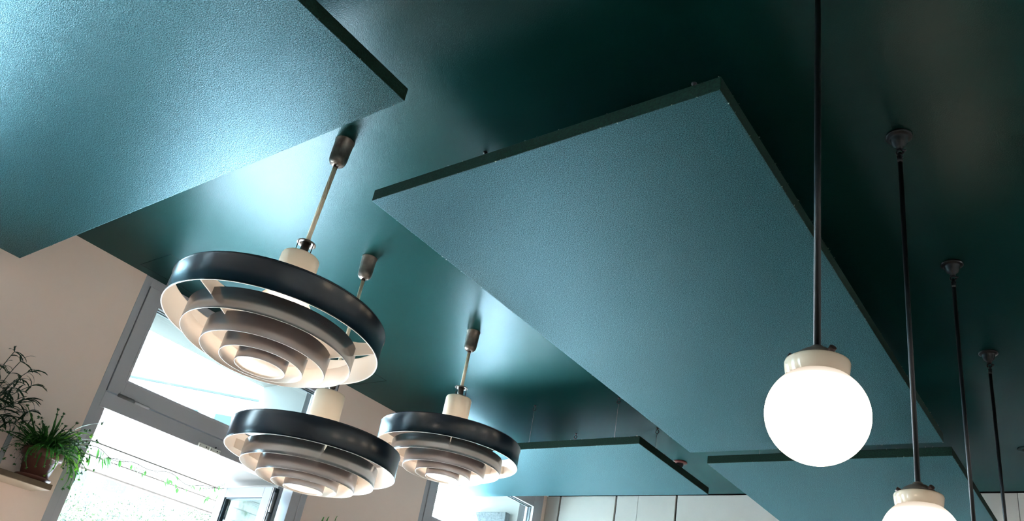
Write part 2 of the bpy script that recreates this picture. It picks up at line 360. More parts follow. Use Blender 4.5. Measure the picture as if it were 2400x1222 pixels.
# ------------------------------------------------------------------ door bays (grey metal: tilting transom window above a glazed door)
def door_bay(k, n):
    a, c = bay(k)
    e = thing('window_%d' % n, (WX, a, FZ), kind='structure')
    W = c-a; H = 1.0-FZ
    def P(name, m, boxes, bev=0.0008):
        q = MB()
        for A, B in boxes: q.box(A, B, m, bev)
        return q.build(name, parent=e)
    zt0, zt1 = 0.583-FZ, 0.628-FZ
    D0, D1 = -0.060, 0.0
    P('casing', m_frame, [((D0, 0.0005, 0), (D1, 0.022, H-0.0005))]); P('casing', m_frame, [((D0, W-0.024, 0), (D1, W-0.0005, H-0.0005))])
    P('casing', m_frame, [((D0, 0.022, H-0.028), (D1, W-0.024, H-0.0005))])
    P('jamb', m_frame, [((D0, 0.0225, 0), (-0.004, 0.0415, zt0))]); P('jamb', m_frame, [((D0, W-0.062, 0), (-0.004, W-0.0245, zt0))])
    P('transom_rail', m_frame, [((D0, 0.022, zt0), (D1+0.001, W-0.024, zt1))])
    # tilting sash, set a hair off the casing so the dark joint shows
    s0, s1, sz0, sz1 = 0.0245, W-0.0265, 0.6315-FZ, 0.9705-FZ
    g0, g1, gz0, gz1 = 0.0695, W-0.0735, 0.679-FZ, 0.921-FZ
    sash = MB()
    sx0, sx1 = -0.046, 0.003
    sash.box((sx0, s0, sz0), (sx1, g0, sz1), m_frame, 0.0008); sash.box((sx0, g1, sz0), (sx1, s1, sz1), m_frame, 0.0008)
    sash.box((sx0, g0, sz0), (sx1, g1, gz0), m_frame, 0.0008); sash.box((sx0, g0, gz1), (sx1, g1, sz1), m_frame, 0.0008)
    so = sash.build('sash', parent=e)
    # glazing bead and gasket lines around the pane
    for (ins, t, mm, x0, x1) in ((0.0, 0.0045, m_gasket, -0.030, -0.024), (0.0, 0.0030, m_frame2, -0.024, -0.012), (-0.006, 0.007, m_frame, 0.001, 0.0042)):
        q = MB(); h0, h1, v0, v1 = g0+ins, g1-ins, gz0+ins, gz1-ins
        q.box((x0, h0, v0), (x1, h0+t, v1), mm); q.box((x0, h1-t, v0), (x1, h1, v1), mm)
        q.box((x0, h0+t, v0), (x1, h1-t, v0+t), mm); q.box((x0, h0+t, v1-t), (x1, h1-t, v1), mm)
        q.build('glazing_bead', parent=so)
    MB().box((-0.029, g0+0.001, gz0+0.001), (-0.0265, g1-0.001, gz1-0.001), m_glass).build('pane', parent=so)
    MB().box((-0.038, g0+0.001, gz0+0.001), (-0.0365, g1-0.001, gz1-0.001), m_glass).build('pane', parent=so)
    # hinge barrels on the bottom rail of the sash
    for y in (0.058, W-0.058-0.075):
        q = MB(); z = 0.6300-FZ
        q.tube([(0.0075, y, z), (0.0075, y+0.048, z)], 0.0050, m_steel if False else m_frame2, 14)
        q.box((0.001, y+0.004, z), (0.0045, y+0.046, z+0.013), m_frame, 0.0006)
        q.build('hinge', parent=e)
        q = MB(); q.tube([(0.0065, y+0.052, z-0.001), (0.0065, y+0.100, z-0.001)], 0.0042, m_frame, 14); q.build('hinge', parent=e)
    return e, W
bays = {}
for n, k in ((1, 0), (2, 1), (3, -1), (4, -2)):
    bays[k] = door_bay(k, n)

# closed glazed leaves in bays 2..4 (parts of the setting)
def leaf_mesh(parent, name, x0, x1, w, h, mframe, hinge_side=1):
    """a door leaf lying in the plane y, from x 0 to -w; local to parent"""
    return None
n = 0
for k in (1, -1, -2):
    a, c = bay(k); n += 1
    d = thing('door_%d' % n, (WX, a, FZ), kind='structure'); W = c-a; y0, y1 = 0.0425, W-0.063; mid = (y0+y1)/2
    for (u, v) in ((y0, mid-0.001), (mid+0.001, y1)):
        q = MB(); h = 0.580-FZ; fw_ = 0.034
        q.box((-0.045, u, 0.004), (-0.005, u+fw_, h), m_frame, .0008); q.box((-0.045, v-fw_, 0.004), (-0.005, v, h), m_frame, .0008)
        q.box((-0.045, u+fw_, 0.004), (-0.005, v-fw_, 0.08), m_frame, .0008); q.box((-0.045, u+fw_, h-fw_), (-0.005, v-fw_, h), m_frame, .0008)
        lf = q.build('door_leaf', parent=d)
        MB().box((-0.027, u+fw_, 0.08), (-0.024, v-fw_, h-fw_), m_glass).build('pane', parent=lf)

# the open leaf of the first bay, swung outwards about its right-hand hinge
dl = thing('door_4', (WX-0.02, 1.652, FZ), kind='structure')
h = 0.560-FZ; wl = 0.302
q = MB(); fwd = 0.044
T0, T1 = 0.0, 0.030
q.box((-wl, T0, 0.006), (-wl+fwd, T1, h), m_frame2, .0012); q.box((-fwd, T0, 0.006), (0, T1, h), m_frame2, .0012)
q.box((-wl+fwd, T0, 0.006), (-fwd, T1, 0.09), m_frame2, .0012); q.box((-wl+fwd, T0, h-0.034), (-fwd, T1, h), m_frame2, .0012)
q.build('leaf_frame', parent=dl)
q = MB(); i0, i1, j0, j1 = -wl+fwd, -fwd, 0.09, h-0.034
for (A, B) in (((i0, 0.004, j0), (i0+0.006, 0.026, j1)), ((i1-0.006, 0.004, j0), (i1, 0.026, j1)), ((i0, 0.004, j1-0.005), (i1, 0.026, j1)), ((i0, 0.004, j0), (i1, 0.026, j0+0.005))): q.box(A, B, m_gasket)
q.build('gasket', parent=dl)
MB().box((i0+0.006, 0.011, j0+0.005), (i1-0.006, 0.014, j1-0.005), m_glass).build('pane', parent=dl)
MB().box((i0+0.006, 0.019, j0+0.005), (i1-0.006, 0.0205, j1-0.005), m_glass).build('pane', parent=dl)
q = MB()
q.box((0.0005, 0.001, 0.006), (0.004, 0.008, h-0.002), m_steel); q.box((0.0005, 0.010, 0.006), (0.003, 0.026, h-0.002), m_gasket)
q.build('edge_seal', parent=dl)
for z0, z1 in ((0.330, 0.395), (0.405, 0.470), (0.475, 0.540)):
    MB().tube([(0.016, 0.004, z0-FZ), (0.016, 0.004, z1-FZ)], 0.0052, m_frame2, 14).build('hinge', parent=dl)
for x in (-wl+0.010, -wl+0.030): MB().lathe([(0, 0.004), (0.0022, 0.004), (0.0026, 0.0)], m_steel, 12, c=(x, 0.015, h)).build('catch', parent=dl)

# magnetic door contact, two small white boxes on the transom
dc = thing('door_contact', (WX+0.001, 1.322, 0.581), 'pair of small white magnetic contact boxes on the grey transom over the open door', 'sensor')
for i, y in enumerate((0.0, 0.0405)):
    q = MB().box((0, y, 0), (0.010, y+0.038, 0.0135), m_sensor, 0.0012).build('contact_box', parent=dc)
    for yy, r in ((y+0.004, .0013), (y+0.034, .0013), (y+0.026, .0022)):
        qq = MB(); qq.tube([(0.009, yy, 0.0067), (0.0104, yy, 0.0067)], r, m_gasket, 8); qq.build('screw', parent=q)
MB().tube([(0.004, 0.058, 0.012), (0.004, 0.062, 0.019)], 0.0022, m_gasket, 8).build('cable_gland', parent=dc)

# ------------------------------------------------------------------ hanging acoustic boards
PZ0, PZ1 = 0.823, 0.848
def hanging_board(x0, x1, y0, y1, label, hooks, seed, frayed=True, rot=0.0):
    rnd = random.Random(seed)
    cx, cy = (x0+x1)/2, (y0+y1)/2
    e = thing('acoustic_board', (cx, cy, PZ0), label, 'ceiling panel', 'dark green boards hung below the ceiling', rz=rot)
    hx, hy, t = (x1-x0)/2, (y1-y0)/2, PZ1-PZ0
    q = MB(); bm = q.bm
    q.box((-hx, -hy, 0), (hx, hy, t), m_edge, 0.0012)
    kf = q.mi(m_face)
    bm.faces.ensure_lookup_table(); bm.normal_update()
    for f in bm.faces:
        if f.calc_center_median().z < 0.0002: f.material_index = kf
    q.build('board', parent=e)
    # torn paper fibres that stick out along the cut edges
    q = MB()
    if frayed:
        per = []
        for s_, L in ((0, 2*hx), (1, 2*hy), (2, 2*hx), (3, 2*hy)):
            for _ in range(int(L*70)): per.append((s_, rnd.uniform(0, L)))
        for s_, u in per:
            zz = t if rnd.random() < .55 else 0.0
            px, py = ((-hx+u, -hy), (hx, -hy+u), (hx-u, hy), (-hx, hy-u))[s_]
            r = rnd.uniform(.0004, .0011)*(2.0 if rnd.random() < .06 else 1)
            c = Vector((px+rnd.uniform(-r, r), py+rnd.uniform(-r, r), zz+rnd.uniform(-.0004, .0007)))
            vs = [c+Vector((rnd.uniform(-r, r)*1.6, rnd.uniform(-r, r)*1.6, rnd.uniform(-r, r))) for _ in range(4)]
            q.poly([tuple(v) for v in vs], ((0, 1, 2), (0, 2, 3), (0, 3, 1), (1, 3, 2)), m_fluff)
        q.build('torn_fibre', parent=e, kind='stuff')
    for (X, Y) in hooks:
        lx, ly = X-cx, Y-cy; top = 1.0-PZ0
        q = MB()
        q.lathe([(0, 0), (0.0046, 0), (0.0046, -0.0022), (0.0022, -0.0024), (0.0016, -0.008), (0, -0.008)], m_iron, 12, c=(lx, ly, top))
        q.tube([(lx+0.006*math.sin(a), ly, top-0.0145-0.006*(math.cos(a))*-1) for a in [math.radians(20+i*320/16) for i in range(17)]], 0.0013, m_iron, 8)
        q.build('eye_hook', parent=e)
        q = MB(); q.tube([(lx, ly, top-0.0205), (lx, ly, t+0.006)], 0.00055, m_rail, 6); q.build('wire', parent=e)
        q = MB(); q.tube([(lx, ly, t+0.009), (lx, ly, t-0.0005)], 0.0018, m_iron, 8); q.build('wire_clamp', parent=e)
    return e
hanging_board(-2.186, -0.824, -0.10, 0.6105, 'widest green board, overhead at the upper left, its corner above the largest ring lamp', [(-2.0, 0.5), (-1.0, 0.5), (-2.0, 0.05), (-1.0, 0.05)], 1, rot=0.0)
hanging_board(-1.078, -0.3845, 0.7915, 2.198, 'large central green board with frayed edges, behind the nearest lit globe', [(-0.95, 0.93), (-0.50, 0.93), (-0.95, 2.05), (-0.50, 2.05)], 2)
hanging_board(-2.250, -1.2025, 2.101, 2.615, 'pale shining green board hung on thin wires above the white cladding', [(-1.653, 2.140), (-1.316, 2.140), (-1.655, 2.419), (-1.315, 2.415), (-2.0, 2.14), (-2.0, 2.418)], 3)
hanging_board(-1.068, -0.3835, 2.298, 3.02, 'green board hung beyond the central board, behind the second globe lamp', [(-0.95, 2.42), (-0.50, 2.42), (-0.95, 2.88), (-0.50, 2.88)], 4)

# ------------------------------------------------------------------ ring lamps
def ring(prof_r, z0, z1, lip=False, th=0.0011):
    q = MB(); r = prof_r; ri = r-th
    if lip:
        l = 0.0016
        prof = [(r, z0+0.0035), (r+l*.6, z0+0.0028), (r+l, z0+0.0014), (r+l*.6, z0), (ri, z0), (ri, z0+0.002), (ri, z1-0.002), (ri, z1), (r+l*.6, z1), (r+l, z1-0.0014), (r+l*.6, z1-0.0028), (r, z1-0.0035), (r, z0+0.0035)]
        mats = [m_navy, m_navy, m_navy, m_cream, m_cream, m_cream, m_cream, m_navy, m_navy, m_navy, m_navy, m_navy]
    else:
        prof = [(r, z0+0.0006), (r-.0002, z0), (ri, z0), (ri, z1), (r, z1), (r, z0+0.0006)]
        mo = m_second if r > 0.15 else m_inner
        mats = [mo, m_cream, m_cream, m_cream, mo]
    q.lathe(prof, None, 144, mats=mats)
    return q
RINGS = [(0.1970, 0.0, 0.0550, True), (0.1545, -0.0275, 0.0130, False), (0.1130, -0.0470, -0.0090, False), (0.0755, -0.0555, -0.0220, False), (0.0457, -0.0620, -0.0330, False)]
def ring_lamp(base, z0, label, rz, tilt=(0, 0), screw=False):
    e = thing('pendant_lamp', (base[0], base[1], 1.0), label, 'lamp', 'ring pendant lamps by the doors')
    ax = Vector((tilt[0], tilt[1], 1)).normalized()
    e.rotation_euler = Vector((0, 0, 1)).rotation_difference(ax).to_euler()
    o = z0-1.0          # local z of the outer ring's lower edge
    q = MB(); q.lathe([(0.0205, 0.0), (0.0206, -0.0018), (0.0196, -0.0024), (0.0183, -0.047), (0.0176, -0.0535), (0.0150, -0.0590), (0.0105, -0.0625), (0.0045, -0.064), (0, -0.064)], m_nickel, 40); q.build('ceiling_cup', parent=e)
    q = MB(); q.tube([(0, 0, -0.063), (0, 0, -0.070)], 0.0052, m_cage, 14); q.build('grip', parent=e)
    if screw:
        q = MB(); q.tube([(0.007, -0.003, -0.064), (0.0135, -0.0057, -0.0703), (0.0137, -0.0058, -0.0705), (0.0146, -0.0062, -0.0714)], 0.0010, m_steel, 10, taper=[1, 1, 2.4, 2.2]); q.build('screw', parent=e)
    q = MB(); q.tube([(0, 0, -0.066), (0, 0, o+0.2060)], 0.0047, m_rod, 16); q.build('rod', parent=e)
    # wire cage: a thin ring disc on three rods standing on the cap
    q = MB(); q.lathe([(0.0185, 0.2062), (0.0188, 0.2050), (0.0182, 0.2046), (0.0050, 0.2046), (0.0050, 0.2062), (0.0185, 0.2062)], m_nickel, 36, c=(0, 0, o)); cg = q.build('cage_disc', parent=e)
    for a in (20, 140, 260):
        x, y = 0.0165*math.cos(math.radians(a)), 0.0165*math.sin(math.radians(a))
        q = MB(); q.tube([(x, y, o+0.2050), (x, y, o+0.1740)], 0.0009, m_cage, 8); q.build('cage_rod', parent=cg)
    q = MB(); q.lathe([(0, 0.2046), (0.0080, 0.2046), (0.0082, 0.188), (0.0076, 0.186), (0.0060, 0.186), (0.0060, 0.178), (0.0068, 0.178), (0.0068, 0.172)], m_nickel, 20, c=(0, 0, o)); q.build('lamp_holder', parent=e)
    q = MB(); q.tube([(0.007, 0, o+0.187), (0.0105, 0, o+0.186)], 0.0020, m_cage, 8); q.build('set_screw', parent=e); q = MB(); q.lathe([(0, 0.004), (0.0035, 0.002), (0.0042, -0.003), (0, -0.004)], m_cage, 12, c=(-0.0105, -0.001, o+0.1755)); q.build('cord_grip', parent=e)
    q = MB(); q.lathe([(0.0065, 0.1738), (0.0330, 0.1738), (0.0355, 0.1725), (0.0368, 0.1690), (0.0372, 0.0860), (0.0360, 0.0860), (0.0356, 0.168), (0.0065, 0.171), (0.0065, 0.1738)], None, 56, c=(0, 0, o), mats=[m_cream2]*4+[m_cream]*4); q.build('cap', parent=e)
    q = MB(); q.lathe([(0, 0.098), (0.006, 0.098), (0.008, 0.090), (0.016, 0.078), (0.019, 0.066), (0.016, 0.052), (0.009, 0.046), (0, 0.0445)], m_bulb, 24, c=(0, 0, o)); q.build('bulb', parent=e)
    for i, (r, a, c, lip) in enumerate(RINGS):
        q = ring(r, a, c, lip); bmesh.ops.translate(q.bm, verts=list(q.bm.verts), vec=(0, 0, o)); q.build('ring', parent=e)
    q = MB(); q.lathe([(0, -0.0585), (0.0444, -0.0585), (0.0444, -0.0575), (0, -0.0575)], m_diff, 60, c=(0, 0, o)); q.build('diffuser_disc', parent=e)
    # three flat arms carry the rings and run up to the cap
    for k in range(3):
        a = math.radians(rz+120*k); ca, sa = math.cos(a), math.sin(a)
        prof = [(0.1955, 0.012), (0.1955, 0.034), (0.155, 0.026), (0.112, 0.024), (0.070, 0.045), (0.0365, 0.092), (0.0300, 0.092), (0.050, 0.030), (0.042, -0.012), (0.0455, -0.034), (0.075, -0.027), (0.113, -0.016), (0.154, -0.001)]
        q = MB(); t = 0.0011; vs = []
        for sd in (-t, t):
            for r, z in prof: vs.append((r*ca-sd*sa, r*sa+sd*ca, o+z))
        N = len(prof)
        fs = [tuple(range(N)), tuple(range(2*N-1, N-1, -1))]+[(i, (i+1) % N, N+(i+1) % N, N+i) for i in range(N)]
        q.poly(vs, fs, m_cream); q.build('arm', parent=e)
    return e
ring_lamp((-1.2083, 0.7797), 0.5378, 'largest looking ring lamp of navy and cream bands, in front of the transom window', 40, (0.0066, 0.0335), True)
ring_lamp((-1.5080, 1.1540), 0.4450, 'lowest ring lamp of navy and cream bands, hanging beside the open door', -30, (0, -0.004))
ring_lamp((-1.5030, 1.5930), 0.6145, 'smallest looking ring lamp of navy and cream bands, in front of the far window', -46, (0.008, -0.004))

# ------------------------------------------------------------------ globe lamps
def globe_lamp(x, y, label):
    e = thing('globe_lamp', (x, y, 1.0), label, 'lamp', 'globe pendant lamps in a row')
    def L(z): return z-1.0
    q = MB(); q.lathe([(0.0205, 0), (0.0212, -0.0025), (0.0190, -0.0045), (0.0155, -0.0050), (0.0142, -0.0065), (0.0135, -0.0110), (0.0110, -0.0180), (0.0075, -0.0222), (0.0052, -0.0240), (0.0052, -0.0275), (0, -0.0275)], m_iron, 40); q.build('ceiling_rose', parent=e)
    q = MB(); q.tube([(0.0052*math.cos(t), 0.0015, -0.0335+0.0052*math.sin(t)) for t in [2*math.pi*i/16 for i in range(16)]], 0.0018, m_iron, 8, closed=True)
    q.tube([(0.002, 0, -0.029), (0.0095, -0.001, -0.0345)], 0.0017, m_iron, 8); q.tube([(0, 0, -0.036), (0, 0, -0.044)], 0.0030, m_iron, 10)
    q.build('hook', parent=e)
    q = MB(); q.lathe([(0, -0.0425), (0.0046, -0.043), (0.0050, -0.0455), (0.0042, -0.0475), (0.0046, -0.0500), (0.0042, -0.056), (0, -0.056)], m_iron, 20); q.build('collar', parent=e)
    q = MB(); q.tube([(0, 0, -0.050), (0, 0, L(0.385))], 0.0037, m_iron, 16); q.build('rod', parent=e)
    q = MB(); q.lathe([(0.0038, L(0.3905)), (0.0060, L(0.3895)), (0.0068, L(0.3868)), (0.0120, L(0.3850)), (0.0190, L(0.3805)), (0.0245, L(0.3745)), (0.0262, L(0.3715)), (0, L(0.3715))], m_bronze, 48); q.build('dome', parent=e)
    for a in (200, 320, 80):
        ca, sa = math.cos(math.radians(a)), math.sin(math.radians(a))
        q = MB(); q.tube([(0.019*ca, 0.019*sa, L(0.3735)), (0.0275*ca, 0.0275*sa, L(0.3785))], 0.0036, m_cage, 10); q.build('thumb_screw', parent=e)
    q = MB(); q.lathe([(0.020, L(0.3722)), (0.0295, L(0.3725)), (0.0312, L(0.3712)), (0.0316, L(0.3690)), (0.0296, L(0.3545)), (0.0280, L(0.3535)), (0.0276, L(0.3600)), (0.020, L(0.3722))], m_porc, 72); q.build('porcelain_collar', parent=e)
    gl = MB()
    rr = 0.0490
    prof = [(0.0262, 0.0435)]+[(rr*math.sin(t), rr*math.cos(t)) for t in [math.radians(35+i*(145/30)) for i in range(30)]]+[(0, -rr)]
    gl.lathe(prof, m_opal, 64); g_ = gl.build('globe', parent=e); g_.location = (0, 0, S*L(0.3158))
    return e
first = globe_lamp(-0.2405, 0.7550, 'nearest lit globe lamp, whole round white glass on a dark rod before the central board')
pts = [(-0.2440, 1.1931, 'second globe lamp in the row, its glass cut by the bottom of the picture'),
       (-0.2470, 1.6350, 'third globe lamp rod in the row, rose on the dark ceiling and glass below view'),
       (-0.2510, 2.0720, 'farthest globe lamp rod in the row, nearest the white cladding')]
for x, y, l in pts:
    c = copy_tree(first); c.location = M(x, y, 1.0); c['label'] = l

# ------------------------------------------------------------------ small fittings on the ceiling
e = thing('bell', (-1.398, 2.7660, 1.0), 'small dark red and black ceiling bell half hidden behind the pale shining board', 'ceiling fitting')
m_redb = mat('oxblood', (0.09, 0.012, 0.010), 0.3)
MB().lathe([(0.028, 0), (0.029, -0.003), (0.024, -0.006), (0.014, -0.007), (0, -0.007)], m_redb, 36).build('plate', parent=e)
MB().lathe([(0.0150, -0.006), (0.0145, -0.014), (0.0105, -0.022), (0.004, -0.0255), (0, -0.026)], m_iron, 28).build('dome', parent=e)
e = thing('downlight', (-0.2590, 2.7560, 1.0), 'round recessed ceiling spotlight with a dark hole, at the right rim of the picture', 'lamp')
MB().lathe([(0.0255, 0), (0.0258, -0.0016), (0.0240, -0.0024), (0.0120, -0.0022), (0.0110, -0.001), (0.0110, -0.0002)], m_ceil, 48).build('bezel', parent=e)
MB().lathe([(0, -0.0012), (0.0112, -0.0012), (0.0112, -0.0004), (0, -0.0004)], m_black, 32).build('aperture', parent=e)

# ------------------------------------------------------------------ shelves and plants on the left wall
def shelf(y0, y1, depth, label):
    e = thing('oak_shelf', (WX, y1, 0.3270), label, 'shelf')
    L = y1-y0
    MB().box((0.0005, -L, -0.0135), (depth, 0, 0.0), m_wood, 0.0008).build('plank', parent=e)
    MB().box((0.0015, -L+0.001, -0.0148), (depth-0.0012, -0.0012, -0.0132), m_under).build('underside', parent=e)
    for u in (0.105, L-0.12):
        q = MB(); q.box((0.0, -u-0.006, -0.0130), (0.004, -u+0.006, 0.105), m_rail, 0.0006); q.box((0.0, -u-0.004, -0.001), (depth*0.7, -u+0.004, 0.0022), m_rail)
        q.build('bracket', parent=e)
    return e
shelf(0.30, 0.9160, 0.112, 'short oak plank shelf on the plaster wall left of the open door')
shelf(1.80, 2.30, 0.112, 'oak plank shelf on the wall between the two door bays')

def frond_mesh(rnd, L, width, droop, crest, m):
    """arching strap with scalloped margin; ends in a forked crest"""
    q = MB(); n = 7
    cpts = []; p = Vector((0, 0, 0)); ang = math.radians(rnd.uniform(30, 86))
    for i in range(n+1):
        cpts.append(p.copy()); d = Vector((math.cos(ang), 0, math.sin(ang))); p = p+d*(L/n); ang -= math.radians(droop/n)*rnd.uniform(.7, 1.3)
    wv = [width*(0.35+0.9*math.sin(math.pi*min(1, (i+.6)/(n+.8)))) for i in range(n+1)]
    tw = rnd.uniform(-.5, .5)
    vs, fs = [], []
    for i, c in enumerate(cpts):
        s_ = Vector((0, math.cos(tw*i/n), math.sin(tw*i/n)))
        k = wv[i]*(1.25 if i % 2 else 0.7)
        vs += [c-s_*k+Vector((0, 0, .0006)), c, c+s_*k+Vector((0, 0, .0006))]
    for i in range(n):
        a = 3*i; fs += [(a, a+1, a+4, a+3), (a+1, a+2, a+5, a+4)]
    q.poly([tuple(v) for v in vs], fs, m, True)
    # side lobes
    for i in range(1, n):
        for sd in (-1, 1):
            c = cpts[i]; l = width*rnd.uniform(1.3, 2.3); d = Vector((.55*rnd.uniform(.5, 1.4), sd, rnd.uniform(-.3, .5))).normalized()*l
            e2 = d.cross(Vector((0, 0, 1))).normalized()*width*.38
            q.poly([tuple(c-e2), tuple(c+d*.6-e2*1.1), tuple(c+d), tuple(c+d*.6+e2*1.1), tuple(c+e2)], [(0, 1, 2, 3, 4)], m)
    tip = cpts[-1]; dirn = (cpts[-1]-cpts[-2]).normalized()
    for k in range(crest):
        d = (dirn+Vector((rnd.uniform(-1, 1), rnd.uniform(-1, 1), rnd.uniform(-.7, .9)))).normalized(); l = width*rnd.uniform(1.6, 3.4)
        sd = d.cross(Vector((rnd.uniform(-1, 1), rnd.uniform(-1, 1), 1))).normalized()*width*rnd.uniform(.35, .6)
        q.poly([tuple(tip-sd*.3), tuple(tip+d*l*.6-sd), tuple(tip+d*l-sd*.2), tuple(tip+d*l*.8+sd*.2), tuple(tip+d*l*.55+sd), tuple(tip+sd*.3)], [(0, 1, 2, 3, 4, 5)], m)
    o = q.build('frond_shape'); me = o.data; bpy.data.objects.remove(o); return me
def pot(e, rt_, rb, hh, mpot=None, saucer=True, segs=48):
    mp = mpot or m_terra
    zb = 0.0
    if saucer:
        MB().lathe([(0, 0), (rb*1.02, 0), (rb*1.06, 0.003), (rb*1.22, 0.0045), (rb*1.34, 0.0085), (rb*1.40, 0.0115), (rb*1.36, 0.0130), (rb*1.28, 0.0115), (rb*1.10, 0.0060), (0, 0.0050)], mp, segs).build('saucer', parent=e); zb = 0.0052
    MB().lathe([(0, zb), (rb, zb), (rb+(rt_-rb)*.64, zb+hh*.72), (rt_*.965, zb+hh*.73), (rt_*1.04, zb+hh*.75), (rt_*1.06, zb+hh*.98), (rt_*1.03, zb+hh), (rt_*.95, zb+hh), (rt_*.92, zb+hh*.90), (rt_*.90, zb+hh*.85)], mp, segs).build('pot', parent=e)
    MB().lathe([(rt_*.905, zb+hh*.86), (rt_*.5, zb+hh*.90), (0, zb+hh*.91)], m_soil, 24).build('soil', parent=e)
    return zb+hh*.88
# potted crested fern
e = thing('potted_fern', (-2.2400, 0.8860, 0.3270), 'bushy crested fern in a terracotta pot with saucer, beside the open door', 'plant')
zt = pot(e, 0.0475, 0.0315, 0.0760)
rnd = random.Random(11)
meshes = [frond_mesh(rnd, rnd.uniform(.095, .135), .0026, rnd.uniform(60, 160), 16, m_fern) for _ in range(10)]
bright = [frond_mesh(rnd, rnd.uniform(.105, .140), .0027, rnd.uniform(105, 175), 18, m_fernlit) for _ in range(4)]
upright = [frond_mesh(rnd, rnd.uniform(.090, .135), .0027, rnd.uniform(25, 100), 22, m_fern) for _ in range(8)]
for i in range(130):
    az = rnd.uniform(0, 2*math.pi); f = bpy.data.objects.new('frond', rnd.choice(upright)); col.objects.link(f); f.parent = e
    f.location = (S*.022*rnd.random()*math.cos(az), S*.022*rnd.random()*math.sin(az), S*zt); f.rotation_euler = (rnd.uniform(-.4, .4), rnd.uniform(-.35, .30), az); f.scale = (rnd.uniform(.6, 1.0)*(.6 if math.cos(az) < -.25 else 1),)*3
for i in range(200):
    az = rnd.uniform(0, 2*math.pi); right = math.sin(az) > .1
    me = rnd.choice(bright if (right and rnd.random() < .30) else meshes)  # some door-side fronds take the lit leaf colour
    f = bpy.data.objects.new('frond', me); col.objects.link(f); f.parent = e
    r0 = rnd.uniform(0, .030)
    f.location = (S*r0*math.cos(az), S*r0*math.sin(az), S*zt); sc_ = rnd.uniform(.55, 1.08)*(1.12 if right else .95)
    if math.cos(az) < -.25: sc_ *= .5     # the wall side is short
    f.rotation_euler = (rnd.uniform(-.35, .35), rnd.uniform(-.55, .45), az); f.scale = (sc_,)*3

# long ribbon-leaved plant, left of the fern
e = thing('ribbon_plant', (-2.2350, 0.7060, 0.3270), 'tall plant with thin dark ribbon leaves, cut by the left rim of the picture', 'plant')
zt = pot(e, 0.0500, 0.0330, 0.0780)
def leaflet(rnd, L, wd, m, curl=1.0):
    q = MB(); n = 6; p = Vector((0, 0, 0)); ang = math.radians(rnd.uniform(5, 40)); cp = []
    for i in range(n+1):
        cp.append(p.copy()); p = p+Vector((math.cos(ang), 0, math.sin(ang)))*(L/n); ang -= math.radians(rnd.uniform(6, 22)*curl)
    vs, fs = [], []
    for i, c in enumerate(cp):
        k = wd*math.sin(math.pi*(i+.5)/(n+1.2))**.7*(1.15 if i % 2 else .8); vs += [c+Vector((0, -k, 0)), c+Vector((0, 0, -k*.3)), c+Vector((0, k, 0))]
    for i in range(n):
        a = 3*i; fs += [(a, a+1, a+4, a+3), (a+1, a+2, a+5, a+4)]
    q.poly([tuple(v) for v in vs], fs, m, True); o = q.build('leaf_shape'); me = o.data; bpy.data.objects.remove(o); return me
lm = [leaflet(rnd, rnd.uniform(.026, .050), .0026, m_dark) for _ in range(8)]
stems = [((0, .03, .195), 1), ((.005, .055, .175), 1), ((-.01, .01, .215), 1), ((.012, .075, .145), 1), ((.01, .04, .125), 1), ((-.015, .085, .115), 1), ((.02, .06, .09), 1),
         ((0, .10, .085), 1), ((.015, -.02, .16), 1), ((-.01, -.05, .14), 1), ((.02, .02, .10), 1), ((0, .07, .06), 1), ((.02, .09, .05), 1), ((-.01, .05, .155), 1)]
for (dx, dy, dz), _ in stems:
    P0 = Vector((rnd.uniform(-.01, .01), rnd.uniform(-.01, .01), zt)); P2 = Vector((dx, dy, zt+dz)); P1 = (P0+P2)/2+Vector((0, -.018, .012))
    cs = [(P0*(1-t)**2+P1*2*t*(1-t)+P2*t*t) for t in [i/8 for i in range(9)]]
    q = MB(); q.tube([tuple(c) for c in cs], .0009, m_dark, 6); st = q.build('stem', parent=e)
    for t in (.55, .78, 1.0):
        c = P0*(1-t)**2+P1*2*t*(1-t)+P2*t*t
        for k in range(3 if t < 1 else 5):
            f = bpy.data.objects.new('leaf', rnd.choice(lm)); col.objects.link(f); f.parent = st; f.location = c*S
            az = rnd.uniform(-.6, 3.7) if k else math.pi/2
            f.rotation_euler = (rnd.uniform(-.6, .6), rnd.uniform(-.7, .5), az); f.scale = (rnd.uniform(.7, 1.2),)*3

# plant whose leaf tips show at the lower rim of the picture, on the shelf between the bays
e = thing('leafy_plant', (-2.2300, 1.8950, 0.3270), 'green leaf tips of a plant against the wall, below the lowest ring lamp', 'plant')
zt = pot(e, 0.040, 0.028, 0.062)
lm2 = [leaflet(rnd, rnd.uniform(.060, .085), .0065, m_vine, .7) for _ in range(4)]
for i in range(26):
    f = bpy.data.objects.new('leaf', rnd.choice(lm2)); col.objects.link(f); f.parent = e; f.location = (0, 0, S*(zt+rnd.uniform(-.002, .02)))
    f.rotation_euler = (rnd.uniform(-.4, .4), -rnd.uniform(.3, 1.15), i*2.4); f.scale = (rnd.uniform(.7, 1.1),)*3
for (ty, tz, ry) in ((1.835, .485, .2), (1.870, .498, -.1), (1.815, .478, .5)):
    c = Vector((.015, ty-1.895, tz-.327)); q = MB(); q.tube([(0, 0, zt), tuple(c*.6+Vector((0, 0, .03))), tuple(c)], .0010, m_vine, 6); st = q.build('stem', parent=e)
    f = bpy.data.objects.new('leaf', lm2[0]); col.objects.link(f); f.parent = st; f.location = c*S; f.rotation_euler = (0, -1.2, 1.57+ry); f.scale = (.45,)*3

